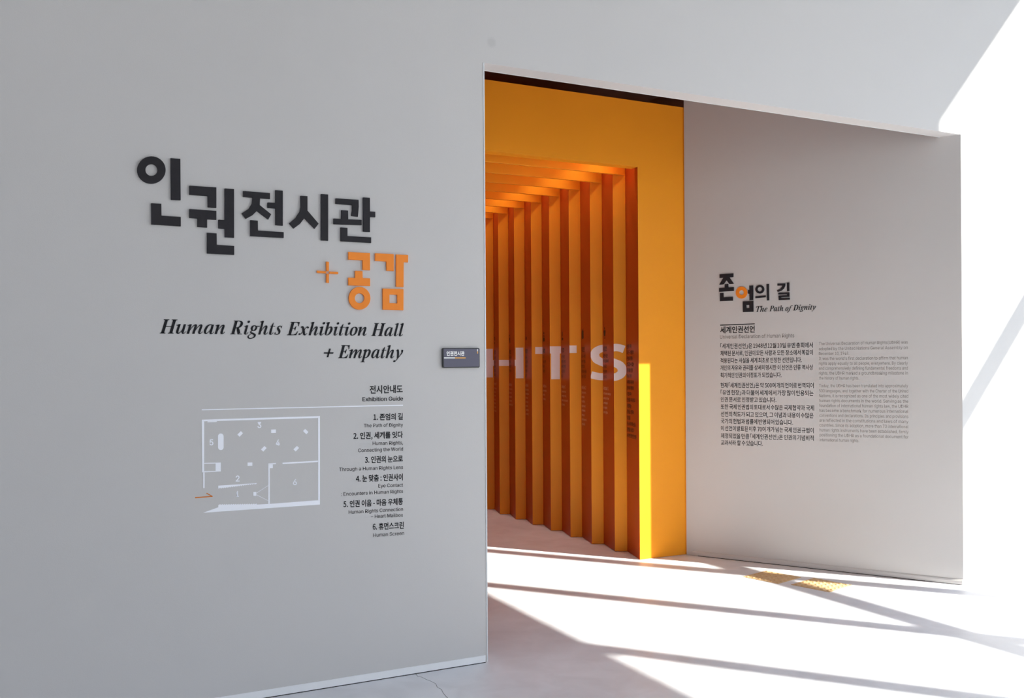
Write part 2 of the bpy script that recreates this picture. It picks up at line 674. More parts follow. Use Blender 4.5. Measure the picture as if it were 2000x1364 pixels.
def text_line(plane, s, p0, p1, hpx, mat, kor=False, bold=0.0, just=False, copies=0, off=0.0008, name='text_line', parent=None):
    """Set a line of text from foot point p0 to p1 (both on the wall, given where the
    photograph shows them), hpx tall at its left end."""
    s0, z0 = plane.sz(*p0)
    s1, z1 = plane.sz(*p1)
    H = plane.sz(p0[0], p0[1] - hpx)[1] - z0
    V, F = [], []
    if just:
        words = s.split(' ')
        raw = [raw_text(w, kor, bold) for w in words]
        nat = [(r[3] - r[2]) * H for r in raw]
        W = s1 - s0
        gap = (W - sum(nat)) / max(1, len(words) - 1)
        sx = 1.0
        gmin = (0.22 if kor else 0.40) * H
        if gap < gmin:
            sx = (W - gmin * (len(words) - 1)) / sum(nat)
            gap = gmin
        x = 0.0
        for r, w in zip(raw, nat):
            bidx = len(V)
            V += [(x + (vx - r[2]) * H * sx, vy * H) for vx, vy in r[0]]
            F += [tuple(bidx + i for i in f) for f in r[1]]
            x += w * sx + gap
        L = W
    else:
        r = raw_text(s, kor, bold)
        k = (s1 - s0) / (r[3] - r[2])
        V = [((vx - r[2]) * k, vy * H) for vx, vy in r[0]]
        F = r[1]
        L = s1 - s0
    if kor:
        V = [(x, y + 0.085 * H) for x, y in V]
    if copies:                   # heavier weight: the same outlines set again, a hair to the side
        n0, V0, F0 = len(V), list(V), list(F)
        for i in range(1, copies + 1):
            V = V + [(x + 0.022 * i * H, y + 0.008 * H * (i % 2)) for x, y in V0]
            F = list(F) + [tuple(j + n0 * i for j in f) for f in F0]
    verts = [plane.at(s0 + x, z0 + (z1 - z0) * x / L + y, off) for x, y in V]
    me = bpy.data.meshes.new(name)
    me.from_pydata([tuple(v) for v in verts], [], F)
    me.materials.append(mat)
    o = link(name, me)
    if parent is not None:
        adopt(o, parent)
    return o


# ------------------------------------------------------------------ serif italic letters
def catmull(pts, n=5, closed=False):
    out = []
    m = len(pts)
    rng = m if closed else m - 1
    for i in range(rng):
        if closed:
            p = [pts[(i + j - 1) % m] for j in range(4)]
        else:
            p = [pts[max(0, min(m - 1, i + j - 1))] for j in range(4)]
        for q in range(n):
            t = q / n
            out.append(tuple(0.5 * (2 * b_ + (c_ - a_) * t + (2 * a_ - 5 * b_ + 4 * c_ - d_) * t * t + (3 * b_ - a_ - 3 * c_ + d_) * t ** 3)
                             for a_, b_, c_, d_ in zip(*p)))
    if not closed:
        out.append(pts[-1])
    return out


def ribbon(pts, n=5, closed=False):
    """Quads of a stroke whose width varies along it."""
    c = catmull(pts, n, closed)
    m = len(c)
    Ls, Rs = [], []
    for i, (x, y, w) in enumerate(c):
        if closed:
            a_, b_ = c[i - 1], c[(i + 1) % m]
        else:
            a_, b_ = c[max(0, i - 1)], c[min(m - 1, i + 1)]
        dx, dy = b_[0] - a_[0], b_[1] - a_[1]
        l = math.hypot(dx, dy) or 1
        nx, ny = -dy / l, dx / l
        Ls.append((x + nx * w / 2, y + ny * w / 2))
        Rs.append((x - nx * w / 2, y - ny * w / 2))
    quads = []
    for i in range(m if closed else m - 1):
        j = (i + 1) % m
        quads.append([Ls[i], Ls[j], Rs[j], Rs[i]])
    return quads


def rect(x0, y0, x1, y1):
    return [[(x0, y0), (x1, y0), (x1, y1), (x0, y1)]]


def disc(x, y, r, n=14):
    return [[(x + r * math.cos(2 * math.pi * i / n), y + r * math.sin(2 * math.pi * i / n)) for i in range(n)]]


def slab(x, y, w=.36):
    return [[(x - w / 2, y), (x + w / 2, y), (x + w / 2, y + .04), (x + .13, y + .055), (x - .13, y + .055), (x - w / 2, y + .04)]] if y < .5 else \
           [[(x - w / 2, y), (x + w / 2, y), (x + w / 2, y - .04), (x + .13, y - .055), (x - .13, y - .055), (x - w / 2, y - .04)]]


def stem(x, y0, y1, w=.175):
    return rect(x - w / 2, y0, x + w / 2, y1)


def entry(x, y):
    return [[(x - .19, y - .06), (x - .19, y - .095), (x - .05, y - .12), (x + .06, y - .12), (x + .075, y + .01)]]


def exit_(x, w=.15):
    return ribbon([(x, .26, w), (x, .12, w), (x + .035, .035, .10), (x + .11, .03, .05), (x + .17, .09, .035), (x + .205, .17, .03)])


def arch(x, w=.15):
    return ribbon([(x + .06, .22, .03), (x + .13, .42, .045), (x + .22, .57, .06), (x + .30, .635, .09), (x + .365, .60, .13), (x + .37, .47, w), (x + .355, .26, w)])


G = {}
G['H'] = (.98, stem(.22, 0, 1, .19) + stem(.74, 0, 1, .19) + rect(.25, .475, .72, .53) + slab(.22, 0) + slab(.74, 0) + slab(.22, 1) + slab(.74, 1))
Ebase = stem(.22, 0, 1, .19) + slab(.22, 0) + slab(.22, 1)
G['E'] = (.80, Ebase + rect(.2, .95, .70, 1) + [[(.52, .95), (.70, .95), (.71, .70), (.665, .70), (.63, .84)]] + rect(.28, .49, .5, .54)
          + [[(.44, .515), (.50, .36), (.535, .36), (.535, .68), (.50, .68)]] + rect(.2, 0, .70, .05) + [[(.50, .05), (.70, 0), (.76, .29), (.715, .29), (.65, .14)]])
bowl = ribbon([(.25, .975, .05), (.44, .972, .06), (.60, .90, .13), (.65, .745, .19), (.59, .57, .13), (.44, .495, .06), (.25, .49, .05)])
G['P'] = (.78, Ebase + bowl)
G['R'] = (.90, Ebase + bowl + ribbon([(.42, .50, .10), (.50, .36, .17), (.64, .06, .19)]) + slab(.72, 0, .30))
G['D'] = (.95, Ebase + ribbon([(.25, .975, .05), (.46, .972, .07), (.68, .86, .14), (.77, .52, .2), (.68, .17, .14), (.46, .03, .07), (.25, .025, .05)]))
G['T'] = (.82, stem(.42, 0, 1, .19) + slab(.42, 0) + rect(.06, .95, .80, 1) + [[(.06, 1), (.22, .95), (.10, .84), (.085, .70), (.04, .70)]] + [[(.80, 1), (.64, .95), (.76, .84), (.775, .70), (.82, .70)]])
X = .675
G['i'] = (.40, entry(.17, X) + stem(.17, .24, X, .15) + exit_(.17) + disc(.21, .93, .093))
G['l'] = (.40, entry(.17, 1.02) + stem(.17, .24, 1.02, .15) + exit_(.17))
G['u'] = (.72, entry(.16, X) + ribbon([(.16, X, .15), (.145, .35, .15), (.15, .12, .15), (.21, .03, .10), (.30, .04, .06), (.40, .18, .04), (.46, .42, .03)]) + stem(.50, .24, X, .15) + exit_(.50))
G['n'] = (.74, entry(.16, X) + stem(.15, 0, X, .15) + arch(.15) + exit_(.505))
G['m'] = (1.09, entry(.16, X) + stem(.15, 0, X, .15) + arch(.15) + stem(.505, 0, .3, .15) + arch(.505) + exit_(.86))
G['h'] = (.74, entry(.16, 1.02) + stem(.15, 0, 1.02, .15) + arch(.15) + exit_(.505))
abowl = ribbon([(.50, .60, .03), (.42, .665, .05), (.30, .655, .08), (.18, .52, .14), (.125, .28, .16), (.16, .09, .13), (.25, .03, .07), (.36, .12, .04), (.46, .34, .03)])
G['a'] = (.74, abowl + stem(.52, .24, X, .15) + exit_(.52))
G['o'] = (.62, ribbon([(.30, .655, .055), (.15, .55, .12), (.11, .30, .16), (.16, .09, .12), (.30, .025, .055), (.45, .13, .12), (.50, .39, .16), (.44, .59, .12)], closed=True))
G['b'] = (.64, entry(.16, 1.02) + stem(.14, .12, 1.02, .15) + ribbon([(.17, .30, .03), (.22, .52, .045), (.33, .64, .07), (.45, .60, .13), (.49, .42, .16), (.44, .17, .13), (.32, .04, .06), (.19, .04, .06), (.13, .14, .12)]))
G['p'] = (.66, entry(.16, X) + stem(.15, -.30, X, .15) + slab(.15, -.32, .34) + ribbon([(.19, .30, .03), (.24, .52, .045), (.35, .64, .07), (.47, .60, .13), (.51, .42, .16), (.46, .17, .13), (.34, .04, .06), (.20, .06, .05)]))
G['t'] = (.44, ribbon([(.22, .90, .02), (.18, .70, .11), (.17, .40, .15), (.17, .20, .15)]) + exit_(.17) + rect(.04, .61, .40, .655))
G['s'] = (.54, ribbon([(.44, .55, .03), (.38, .635, .05), (.27, .645, .07), (.19, .55, .10), (.24, .42, .15), (.36, .28, .15), (.38, .12, .11), (.27, .03, .06), (.14, .05, .05), (.08, .16, .03)])
          + [[(.42, .50), (.46, .50), (.47, .69), (.44, .66)]] + [[(.05, 0), (.08, .02), (.10, .20), (.06, .20)]])
G['x'] = (.72, ribbon([(.08, .58, .03), (.16, .645, .10), (.25, .55, .15), (.36, .30, .16), (.45, .08, .13), (.54, .03, .07), (.64, .15, .03)])
          + ribbon([(.60, .60, .10), (.52, .64, .06), (.42, .50, .04), (.30, .28, .04), (.18, .08, .06), (.10, .06, .10)]) + disc(.60, .58, .065) + disc(.10, .09, .065))
G['y'] = (.66, ribbon([(.06, .57, .03), (.14, .655, .10), (.20, .56, .15), (.27, .28, .15), (.31, .02, .12)])
          + ribbon([(.55, .56, .11), (.545, .42, .09), (.46, .22, .05), (.33, .0, .05), (.20, -.22, .05), (.08, -.29, .07)]) + disc(.535, .59, .08) + disc(.09, -.235, .075))
G['g'] = (.66, ribbon([(.32, .655, .05), (.18, .59, .13), (.16, .42, .14), (.29, .29, .05), (.43, .36, .13), (.46, .54, .13)], closed=True) + rect(.46, .58, .68, .65)
          + ribbon([(.24, .30, .04), (.15, .22, .07), (.18, .13, .10), (.36, .06, .12), (.50, -.04, .14), (.49, -.18, .11), (.34, -.28, .06), (.14, -.27, .08), (.05, -.16, .10), (.10, -.05, .05), (.22, .03, .04)]))
G['e'] = (.56, ribbon([(.14, .30, .04), (.27, .35, .05), (.40, .44, .08), (.43, .57, .10), (.35, .66, .05), (.23, .62, .09), (.13, .44, .15), (.11, .20, .16), (.20, .05, .10), (.34, .05, .05), (.47, .17, .03)]))
G['f'] = (.46, ribbon([(.58, .90, .09), (.50, .985, .06), (.38, .96, .08), (.30, .80, .12), (.24, .40, .15), (.17, .0, .13), (.09, -.22, .07), (-.02, -.28, .05), (-.09, -.21, .08)]) + disc(.575, .905, .06) + disc(-.085, -.21, .06) + rect(.10, .61, .46, .66))
G['+'] = (.74, rect(.08, .33, .66, .43) + rect(.32, .08, .42, .68))
SHEAR = 0.27


def serif_word(plane, word, u0, u1, v0, v1, capx, mat, parent, depth=0.002):
    s0, z0 = plane.sz(u0, v0)
    s1, z1 = plane.sz(u1, v1)
    H = plane.sz(u0, v0 - capx)[1] - z0
    polys = []
    x = 0
    for ch in word:
        adv, quads = G[ch]
        for q in quads:
            polys.append([(x + px + SHEAR * py, py) for px, py in q])
        x += adv
    xs = [p[0] for q in polys for p in q]
    x0, k = min(xs), (s1 - s0) / (max(xs) - min(xs))
    b_ = Solid()
    for q in polys:
        pts = [(s0 + (px - x0) * k, z0 + (z1 - z0) * (px - x0) * k / (s1 - s0) + py * H) for px, py in q]
        b_.wall_poly(plane, pts, 0.0, depth)
    return b_.done('word', mat, parent)


# ------------------------------------------------------------------ raised title letters on the left wall
def px1(p):
    return (240 + p[0] / 3.4483, 280 + p[1] / 3.4483)


def px4(p):
    return (1385 + p[0] / 8.527, 520 + p[1] / 8.527)


def circle(cx, cy, rx, ry, n=40):
    return [(cx + rx * math.cos(2 * math.pi * i / n), cy + ry * math.sin(2 * math.pi * i / n)) for i in range(n)]


def syllable(plane, conv, pieces, label, group, mat, depth, name='raised_letter', cat='letter'):
    """pieces: list of (name, outer, inner or None, material)."""
    pts0 = [plane.sz(*conv(p)) for pc in pieces for p in pc[1]]
    s_ = sum(p[0] for p in pts0) / len(pts0)
    z_ = min(p[1] for p in pts0)
    root = tag(empty(name, plane.at(s_, z_)), label, cat, group)
    for pc in pieces:
        b_ = Solid()
        outer = [plane.sz(*conv(p)) for p in pc[1]]
        if pc[2]:
            b_.wall_ring(plane, outer, [plane.sz(*conv(p)) for p in pc[2]], 0.0, depth)
        else:
            b_.wall_poly(plane, outer, 0.0, depth)
        o = b_.done(pc[0], pc[3] if len(pc) > 3 else mat, root)
        bevel(o, .0008, 1)
        if len(pc) > 3:
            tag(o, 'orange ring')
    return root


g1 = 'raised title letters on the left wall'
syllable(PA, px1, [('ring', circle(191, 182, 96, 92), circle(191, 182, 40, 40)),
                   ('upright', [(320, 102), (386, 107), (388, 385), (322, 382)], None),
                   ('foot', [(190, 405), (258, 409), (259, 489), (389, 498), (389, 561), (190, 548)], None)],
         'black raised letter 인, leftmost and highest of the wall title, with a ring', g1, M['black'], .009)
syllable(PA, px1, [('hook', [(446, 287), (628, 299), (628, 437), (570, 433), (569, 357), (446, 348)], None),
                   ('tee', [(446, 444), (628, 457), (628, 517), (566, 514), (566, 570), (500, 565), (500, 509), (446, 504)], None),
                   ('upright', [(683, 306), (747, 310), (747, 638), (684, 634), (684, 579), (642, 575), (642, 516), (683, 519)], None),
                   ('foot', [(565, 604), (630, 608), (631, 685), (748, 693), (748, 753), (565, 744)], None)],
         'black raised letter 권, second of the wall title, dropped lowest of the black ones', g1, M['black'], .009)
syllable(PA, px1, [('roof', [(808, 323), (989, 337), (989, 377), (922, 372), (920, 418), (997, 480), (977, 515), (900, 458), (870, 487), (826, 511), (798, 474), (845, 443), (866, 408), (871, 368), (808, 363)], None),
                   ('upright', [(1024, 317), (1075, 321), (1075, 557), (1025, 553), (1025, 441), (972, 437), (972, 400), (1024, 403)], None),
                   ('foot', [(856, 519), (907, 523), (908, 589), (1081, 600), (1081, 639), (856, 627)], None)],
         'black raised letter 전, third of the wall title, left of the open wedge letter', g1, M['black'], .009)
syllable(PA, px1, [('wedge', [(1194, 355), (1241, 358), (1241, 455), (1316, 543), (1289, 578), (1220, 506), (1190, 545), (1148, 576), (1117, 541), (1160, 505), (1188, 462), (1194, 430)], None),
                   ('upright', [(1331, 343), (1380, 347), (1380, 658), (1331, 655)], None)],
         'black raised letter 시, a wedge and a tall plain upright, fourth of the title', g1, M['black'], .009)
syllable(PA, px1, [('hook', [(1430, 372), (1585, 383), (1586, 430), (1580, 497), (1535, 491), (1541, 455), (1541, 418), (1430, 410)], None),
                   ('tee', [(1468, 452), (1514, 455), (1515, 514), (1606, 517), (1606, 553), (1416, 546), (1416, 508), (1468, 511)], None),
                   ('upright', [(1614, 366), (1661, 369), (1661, 460), (1697, 463), (1697, 500), (1661, 498), (1661, 599), (1615, 596)], None),
                   ('foot', [(1463, 568), (1510, 571), (1510, 626), (1669, 635), (1669, 673), (1463, 661)], None)],
         'black raised letter 관, last and rightmost of the black wall title', g1, M['black'], .009)
g2 = 'raised orange letters under the title'
LO = M['letter_orange']
syllable(PA, px1, [('bar', [(1366, 798), (1385, 800), (1385, 863), (1367, 862)], None), ('bar', [(1367, 880), (1385, 881), (1385, 942), (1367, 940)], None),
                   ('bar', [(1304, 859), (1366, 863), (1366, 878), (1304, 874)], None), ('bar', [(1387, 865), (1447, 868), (1447, 883), (1387, 880)], None)],
         'thin orange raised plus sign with an open centre, left of the orange letters', g2, LO, .009, 'plus_sign', 'symbol')
syllable(PA, px1, [('hook', [(1515, 733), (1661, 741), (1661, 857), (1611, 854), (1611, 790), (1515, 785)], None),
                   ('tee', [(1560, 860), (1611, 862), (1612, 909), (1662, 911), (1662, 963), (1515, 958), (1515, 906), (1560, 908)], None),
                   ('ring', circle(1591, 1045, 73, 77), circle(1591, 1045, 32, 33))],
         'orange raised letter 공 ending in a ring, left one of the two orange letters', g2, LO, .009)
syllable(PA, px1, [('hook', [(1695, 742), (1821, 748), (1821, 862), (1772, 859), (1771, 798), (1695, 793)], None),
                   ('upright', [(1837, 750), (1918, 754), (1917, 804), (1888, 802), (1887, 970), (1836, 967)], None),
                   ('square', [(1746, 979), (1887, 984), (1886, 1126), (1747, 1122)], [(1792, 1020), (1844, 1022), (1844, 1079), (1792, 1077)])],
         'orange raised letter 감 ending in a square, right one of the two orange letters', g2, LO, .009)


def block(name, plane, u, v, label, cat, group=None):
    s_, z_ = plane.sz(u, v)
    return tag(empty(name, plane.at(s_, z_)), label, cat, group)


r = block('english_heading', PA, 550, 655, 'black serif italic line reading Human Rights Exhibition Hall on the left wall', 'lettering')
serif_word(PA, 'Human', 311.7, 439.5, 651.6, 652.9, 27.7, M['vinyl'], r)
serif_word(PA, 'Rights', 449.5, 551.5, 653.2, 654.4, 26.8, M['vinyl'], r)
serif_word(PA, 'Exhibition', 560.4, 716.2, 654.9, 656.0, 26.0, M['vinyl'], r)
serif_word(PA, 'Hall', 724.9, 788.8, 656.6, 657.2, 25.3, M['vinyl'], r)
r = block('english_heading', PA, 710, 699, 'black serif italic line reading + Empathy, under the longer heading line', 'lettering')
serif_word(PA, '+', 632.6, 651.6, 700.6, 700.6, 28.5, M['vinyl'], r)
serif_word(PA, 'Empathy', 660.3, 787.5, 699.8, 700.0, 25.3, M['vinyl'], r)

# ------------------------------------------------------------------ exhibition guide
r = block('guide_heading', PA, 750, 785, 'small black heading reading 전시안내도 Exhibition Guide above the white line', 'lettering')
text_line(PA, '전시안내도', (721.9, 769.2), (786.5, 767.6), 15.2, M['vinyl'], True, .026, parent=r)
text_line(PA, 'Exhibition Guide', (707.9, 784.2), (786.8, 782.7), 8.0, M['vinyl'], False, 0.0, copies=3, parent=r)


def quad(plane, pts, o0, o1, mat, name, parent, conv=lambda p: p):
    b_ = Solid()
    b_.wall_poly(plane, [plane.sz(*conv(p)) for p in pts], o0, o1)
    return b_.done(name, mat, parent)


q = quad(PA, [(394, 799.9), (787, 790.9), (787, 792.6), (394, 801.7)], 0, .001, M['white_vinyl'], 'guide_rule', None)
tag(q, 'long thin white line on the left wall above the floor plan', 'line')

guide = [
    ('1. 존엄의 길', (729.3, 786.7), (821.4, 820.0), 12.5, True, 'The Path of Dignity', [('The Path of Dignity', 710.5, 787, 835.1, 833.5)]),
    ('2. 인권, 세계를 잇다', (690, 786.8), (858.4, 855.6), 12.8, True, '', [('Human Rights,', 727.7, 787, 869.8, 868.3), ('Connecting the World', 699.6, 787, 883.6, 880.5)]),
    ('3. 인권의 눈으로', (712.4, 786.8), (905.2, 902.4), 12.8, True, '', [('Through a Human Rights Lens', 662.4, 787, 920.8, 916.1)]),
    ('4. 눈 맞춤 : 인권사이', (695.2, 786.8), (942, 938.4), 12.8, True, '', [('Eye Contact', 738.8, 787, 952.8, 950.9), (': Encounters in Human Rights', 666, 787, 969.1, 963.0)]),
    ('5. 인권 이음 - 마음 우체통', (670.5, 786.9), (991.8, 986), 12.8, True, '', [('Human Rights Connection', 680.8, 787, 1004.3, 998), ('– Heart Mailbox', 724.3, 787, 1012.8, 1009.5)]),
    ('6. 휴먼스크린', (727.9, 788.6), (1036, 1032.8), 13, True, '', [('Human Screen', 728.9, 789, 1049.3, 1044.9)]),
]
gl_labels = ['first entry, The Path of Dignity, topmost', 'second entry, Connecting the World', 'third entry, Through a Human Rights Lens',
             'fourth entry, Eye Contact', 'fifth entry, Heart Mailbox', 'sixth entry, Human Screen, lowest']
for (ko, us, vs, h, _, _2, subs), lb in zip(guide, gl_labels):
    r = block('guide_entry', PA, us[1], subs[-1][4], 'black guide list ' + lb + ', right of the floor plan', 'lettering', 'guide list entries')
    text_line(PA, ko, (us[0], vs[0]), (us[1], vs[1]), h, M['vinyl'], True, .030, name='title_line', parent=r)
    for t, u0, u1, v0, v1 in subs:
        text_line(PA, t, (u0, v0), (u1, v1), 6.9, M['vinyl'], False, 0.0, copies=1, parent=r)


def px3(p):
    return (370 + p[0] / 4.5455, 780 + p[1] / 4.5455)


r = block('floor_plan', PA, 510, 1000, 'pale floor plan graphic with numbered rooms on the left wall', 'floor plan')
W = M['white_vinyl']


def pl_(pts, name='plan_wall', mat=W):
    return quad(PA, pts, 0, .001, mat, name, r, px3)


pl_([(110, 182), (1158, 150), (1158, 166), (110, 198)])
pl_([(110, 198), (130, 198), (130, 650), (112, 650)])
pl_([(1142, 167), (1158, 167), (1158, 897), (1142, 897)])
pl_([(826, 564), (1141, 546), (1141, 559), (826, 577)])
pl_([(700, 571), (767, 567), (767, 577), (700, 582)])
pl_([(700, 583), (712, 583), (712, 929), (700, 930)])
pl_([(713, 582), (740, 580), (740, 612), (713, 614)], 'plan_box')
pl_([(122, 651), (134, 651), (134, 790), (122, 790)])
pl_([(131, 567), (278, 563), (278, 570), (131, 574)])
pl_([(131, 641), (278, 635), (278, 642), (131, 649)])
pl_([(232, 571), (278, 570), (278, 635), (232, 637)], 'plan_box')
pl_([(160, 198), (243, 195), (243, 202), (160, 205)], 'plan_box')
up = [(256, 768), (596, 746), (596, 752)]
n = 17
for i in range(n):
    x = 596 - (596 - 256) * (i + 1) / n
    yb = 752 + (795 - 752) * (i + 1) / n
    up += [(x + 2, yb + 3), (x, yb - 5)] if i < n - 1 else [(256, 795)]
pl_(up, 'plan_sawtooth')
lo = [(122, 1009), (256, 960), (256, 937)]
for i in range(n):
    x = 256 + (596 - 256) * (i + .5) / n
    yb = 936 - 5 * i / n
    lo += [(x - 8, yb + 4), (x + 8, yb - 4)]
lo += [(598, 936), (700, 931), (1142, 898), (1158, 898), (1158, 936)]
pl_(lo, 'plan_sawtooth')
for cx, cy in ((450, 309), (660, 441), (948, 440)):
    pl_([(cx - 25, cy + 6), (cx + 6, cy - 25), (cx + 25, cy - 7), (cx - 5, cy + 25)], 'plan_stand')
pl_([(1008, 283), (1027, 264), (1056, 292), (1037, 312)], 'plan_stand')
for cx, cy, hw, hh in ((746, 285, 21, 15), (537, 578, 21, 15), (580, 842, 13, 17)):
    pl_([(cx - hw, cy - hh), (cx + hw, cy - hh - 1), (cx + hw, cy + hh - 1), (cx - hw, cy + hh)], 'plan_stand')
pill = [(278 + 25 * math.cos(a), 330 + 25 * math.sin(a)) for a in [math.pi + math.pi * i / 12 for i in range(13)]] + \
       [(278 + 25 * math.cos(a), 427 + 25 * math.sin(a)) for a in [math.pi * i / 12 for i in range(13)]]
pl_(pill, 'plan_bench')
pl_([(592, 834), (700, 765), (700, 768), (592, 838)], 'plan_line')
pl_([(592, 846), (700, 901), (700, 904), (592, 850)], 'plan_line')
for d, cx, cy in (('3', 621, 230), ('5', 195, 384), ('4', 785, 386), ('2', 428, 706), ('1', 427, 843), ('6', 936, 738)):
    w = 11 if d == '1' else 17
    text_line(PA, d, px3((cx - w, cy + 25)), px3((cx + w, cy + 24)), 11, W, False, .03, name='room_number', parent=r)
pl_([(50, 869), (205, 860), (206, 868), (50, 880)], 'arrow', M['arrow_orange'])
pl_([(148, 838), (155, 832), (205, 860), (196, 864)], 'arrow', M['arrow_orange'])

# ------------------------------------------------------------------ room sign plate


def pxs(p):
    return (840 + p[0] / 11.367, 640 + p[1] / 11.367)


def rounded(pts, rad=0.06):
    out = []
    n_ = len(pts)
    for i in range(n_):
        p, a_, c_ = Vector(pts[i]), Vector(pts[i - 1]), Vector(pts[(i + 1) % n_])
        da, dc = (a_ - p).normalized() * rad, (c_ - p).normalized() * rad
        for t in (0, .25, .5, .75, 1):
            q_ = (p + da) * (1 - t) ** 2 + p * 2 * t * (1 - t) + (p + dc) * t * t
            out.append((q_.x, q_.y))
    return out


r = block('sign_plate', PA, 898, 719, 'small dark rectangular room sign plate beside the opening on the left wall', 'sign')
b = Solid()
b.wall_poly(PA, rounded([PA.sz(*pxs(p)) for p in ((255, 455), (1080, 457), (1083, 890), (262, 900))], .008), 0, .012)
bevel(b.done('frame', M['plate_frame'], r), .001, 2)
b = Solid()
b.wall_poly(PA, rounded([PA.sz(*pxs(p)) for p in ((276, 472), (1062, 474), (1064, 868), (283, 878))], .005), .012, .0145)
bevel(b.done('panel', M['plate'], r), .0006, 1)
text_line(PA, '인권전시관', pxs((341, 628)), pxs((738, 627)), 8.4, M['plate_white'], True, .035, off=.0152, name='inscription', parent=r)
quad(PA, [(285, 665), (527, 665), (527, 687), (285, 687)], .0145, .0155, M['plate_white'], 'white_bar', r, pxs)
quad(PA, [(528, 665), (765, 665), (765, 686), (528, 687)], .0145, .0155, M['plate_orange'], 'orange_bar', r, pxs)
quad(PA, [(1018, 480), (1036, 480), (1036, 529), (1018, 529)], .0145, .0155, M['plate_white'], 'white_tab', r, pxs)
quad(PA, [(1020, 530), (1036, 530), (1036, 580), (1020, 580)], .0145, .0155, M['plate_orange'], 'orange_tab', r, pxs)
random.seed(4)
b = Solid()
for i in range(11):
    for dx in (0, 14):
        for dy in (0, 13, 26):
            if random.random() < .5:
                x, y = 345 + i * 39 + dx, 765 + dy
                sc = PA.sz(*pxs((x, y)))
                b.wall_poly(PA, [(sc[0] + .0008 * math.cos(a), sc[1] + .0008 * math.sin(a)) for a in [k * math.pi / 3 for k in range(6)]], .0145, .0154)
tag(b.done('braille', M['plate'], r), kind='stuff')

# ------------------------------------------------------------------ right text wall
g3 = 'raised title letters on the angled wall'
K = M['black']
syllable(PB, px4, [('roof', [(177, 138), (408, 122), (408, 183), (345, 190), (415, 295), (340, 300), (293, 238), (245, 305), (170, 312), (240, 195), (177, 200)], None),
                   ('tee', [(262, 302), (322, 296), (324, 355), (415, 350), (415, 415), (168, 430), (168, 368), (262, 360)], None),
                   ('foot', [(183, 450), (243, 448), (244, 520), (400, 513), (400, 577), (183, 585)], None)],
         'dark raised letter 존, leftmost and tallest of the small title', g3, K, .006)
syllable(PB, px4, [('ring', circle(543, 442, 97, 101), circle(543, 442, 38, 40), LO),
                   ('upright', [(672, 328), (738, 323), (738, 566), (675, 570), (673, 462), (650, 464), (650, 400), (672, 398)], None),
                   ('square', [(562, 588), (740, 580), (742, 762), (565, 768)], [(622, 650), (672, 647), (673, 698), (623, 700)])],
         'dark raised letter 엄 with an orange ring, second of the small title', g3, K, .006)
syllable(PB, px4, [('ring', circle(847, 387, 76, 72), circle(847, 387, 37, 36)),
                   ('bar', [(772, 505), (945, 487), (946, 518), (773, 538)], None),
                   ('upright', [(958, 300), (1000, 297), (1003, 572), (965, 575)], None)],
         'dark raised letter 의 with a dark ring, third of the small title', g3, K, .006)
syllable(PB, px4, [('hook', [(1140, 293), (1272, 290), (1270, 330), (1250, 375), (1210, 410), (1145, 433), (1130, 403), (1185, 383), (1215, 350), (1225, 325), (1140, 328)], None),
                   ('upright', [(1297, 277), (1338, 275), (1340, 417), (1300, 420)], None),
                   ('foot', [(1155, 443), (1340, 437), (1341, 512), (1200, 518), (1200, 532), (1347, 527), (1347, 560), (1160, 570), (1158, 490), (1300, 484), (1300, 470), (1155, 475)], None)],
         'dark raised letter 길, standing apart at the right end of the small title', g3, K, .006)
r = block('english_heading', PB, 1535, 608, 'black serif italic line reading The Path of Dignity on the angled wall', 'lettering')
serif_word(PB, 'The', 1477, 1499, 609.7, 608.9, 11.0, M['vinyl'], r, .002)
serif_word(PB, 'Path', 1502.9, 1529.8, 608.5, 607.7, 10.8, M['vinyl'], r, .002)
serif_word(PB, 'of', 1534.0, 1548.4, 607.7, 607.2, 10.8, M['vinyl'], r, .002)
serif_word(PB, 'Dignity', 1549.2, 1594.0, 606.8, 604.9, 10.6, M['vinyl'], r, .002)
r = block('declaration_heading', PB, 1480, 660, 'black heading reading 세계인권선언 under a short bar, grey English line below', 'lettering')
quad(PB, [(1406.6, 634.5), (1474.2, 632.0), (1474.2, 633.7), (1406.6, 636.4)], 0, .001, M['vinyl'], 'bar', r)
text_line(PB, '세계인권선언', (1406.8, 651.3), (1474.2, 649.6), 12.6, M['vinyl'], True, .028, name='title_line', parent=r)
tag(text_line(PB, 'Universal Declaration of Human Rights', (1406.5, 662.0), (1551.3, 659.2), 7.3, M['grey_vinyl'], parent=r), 'grey English line')

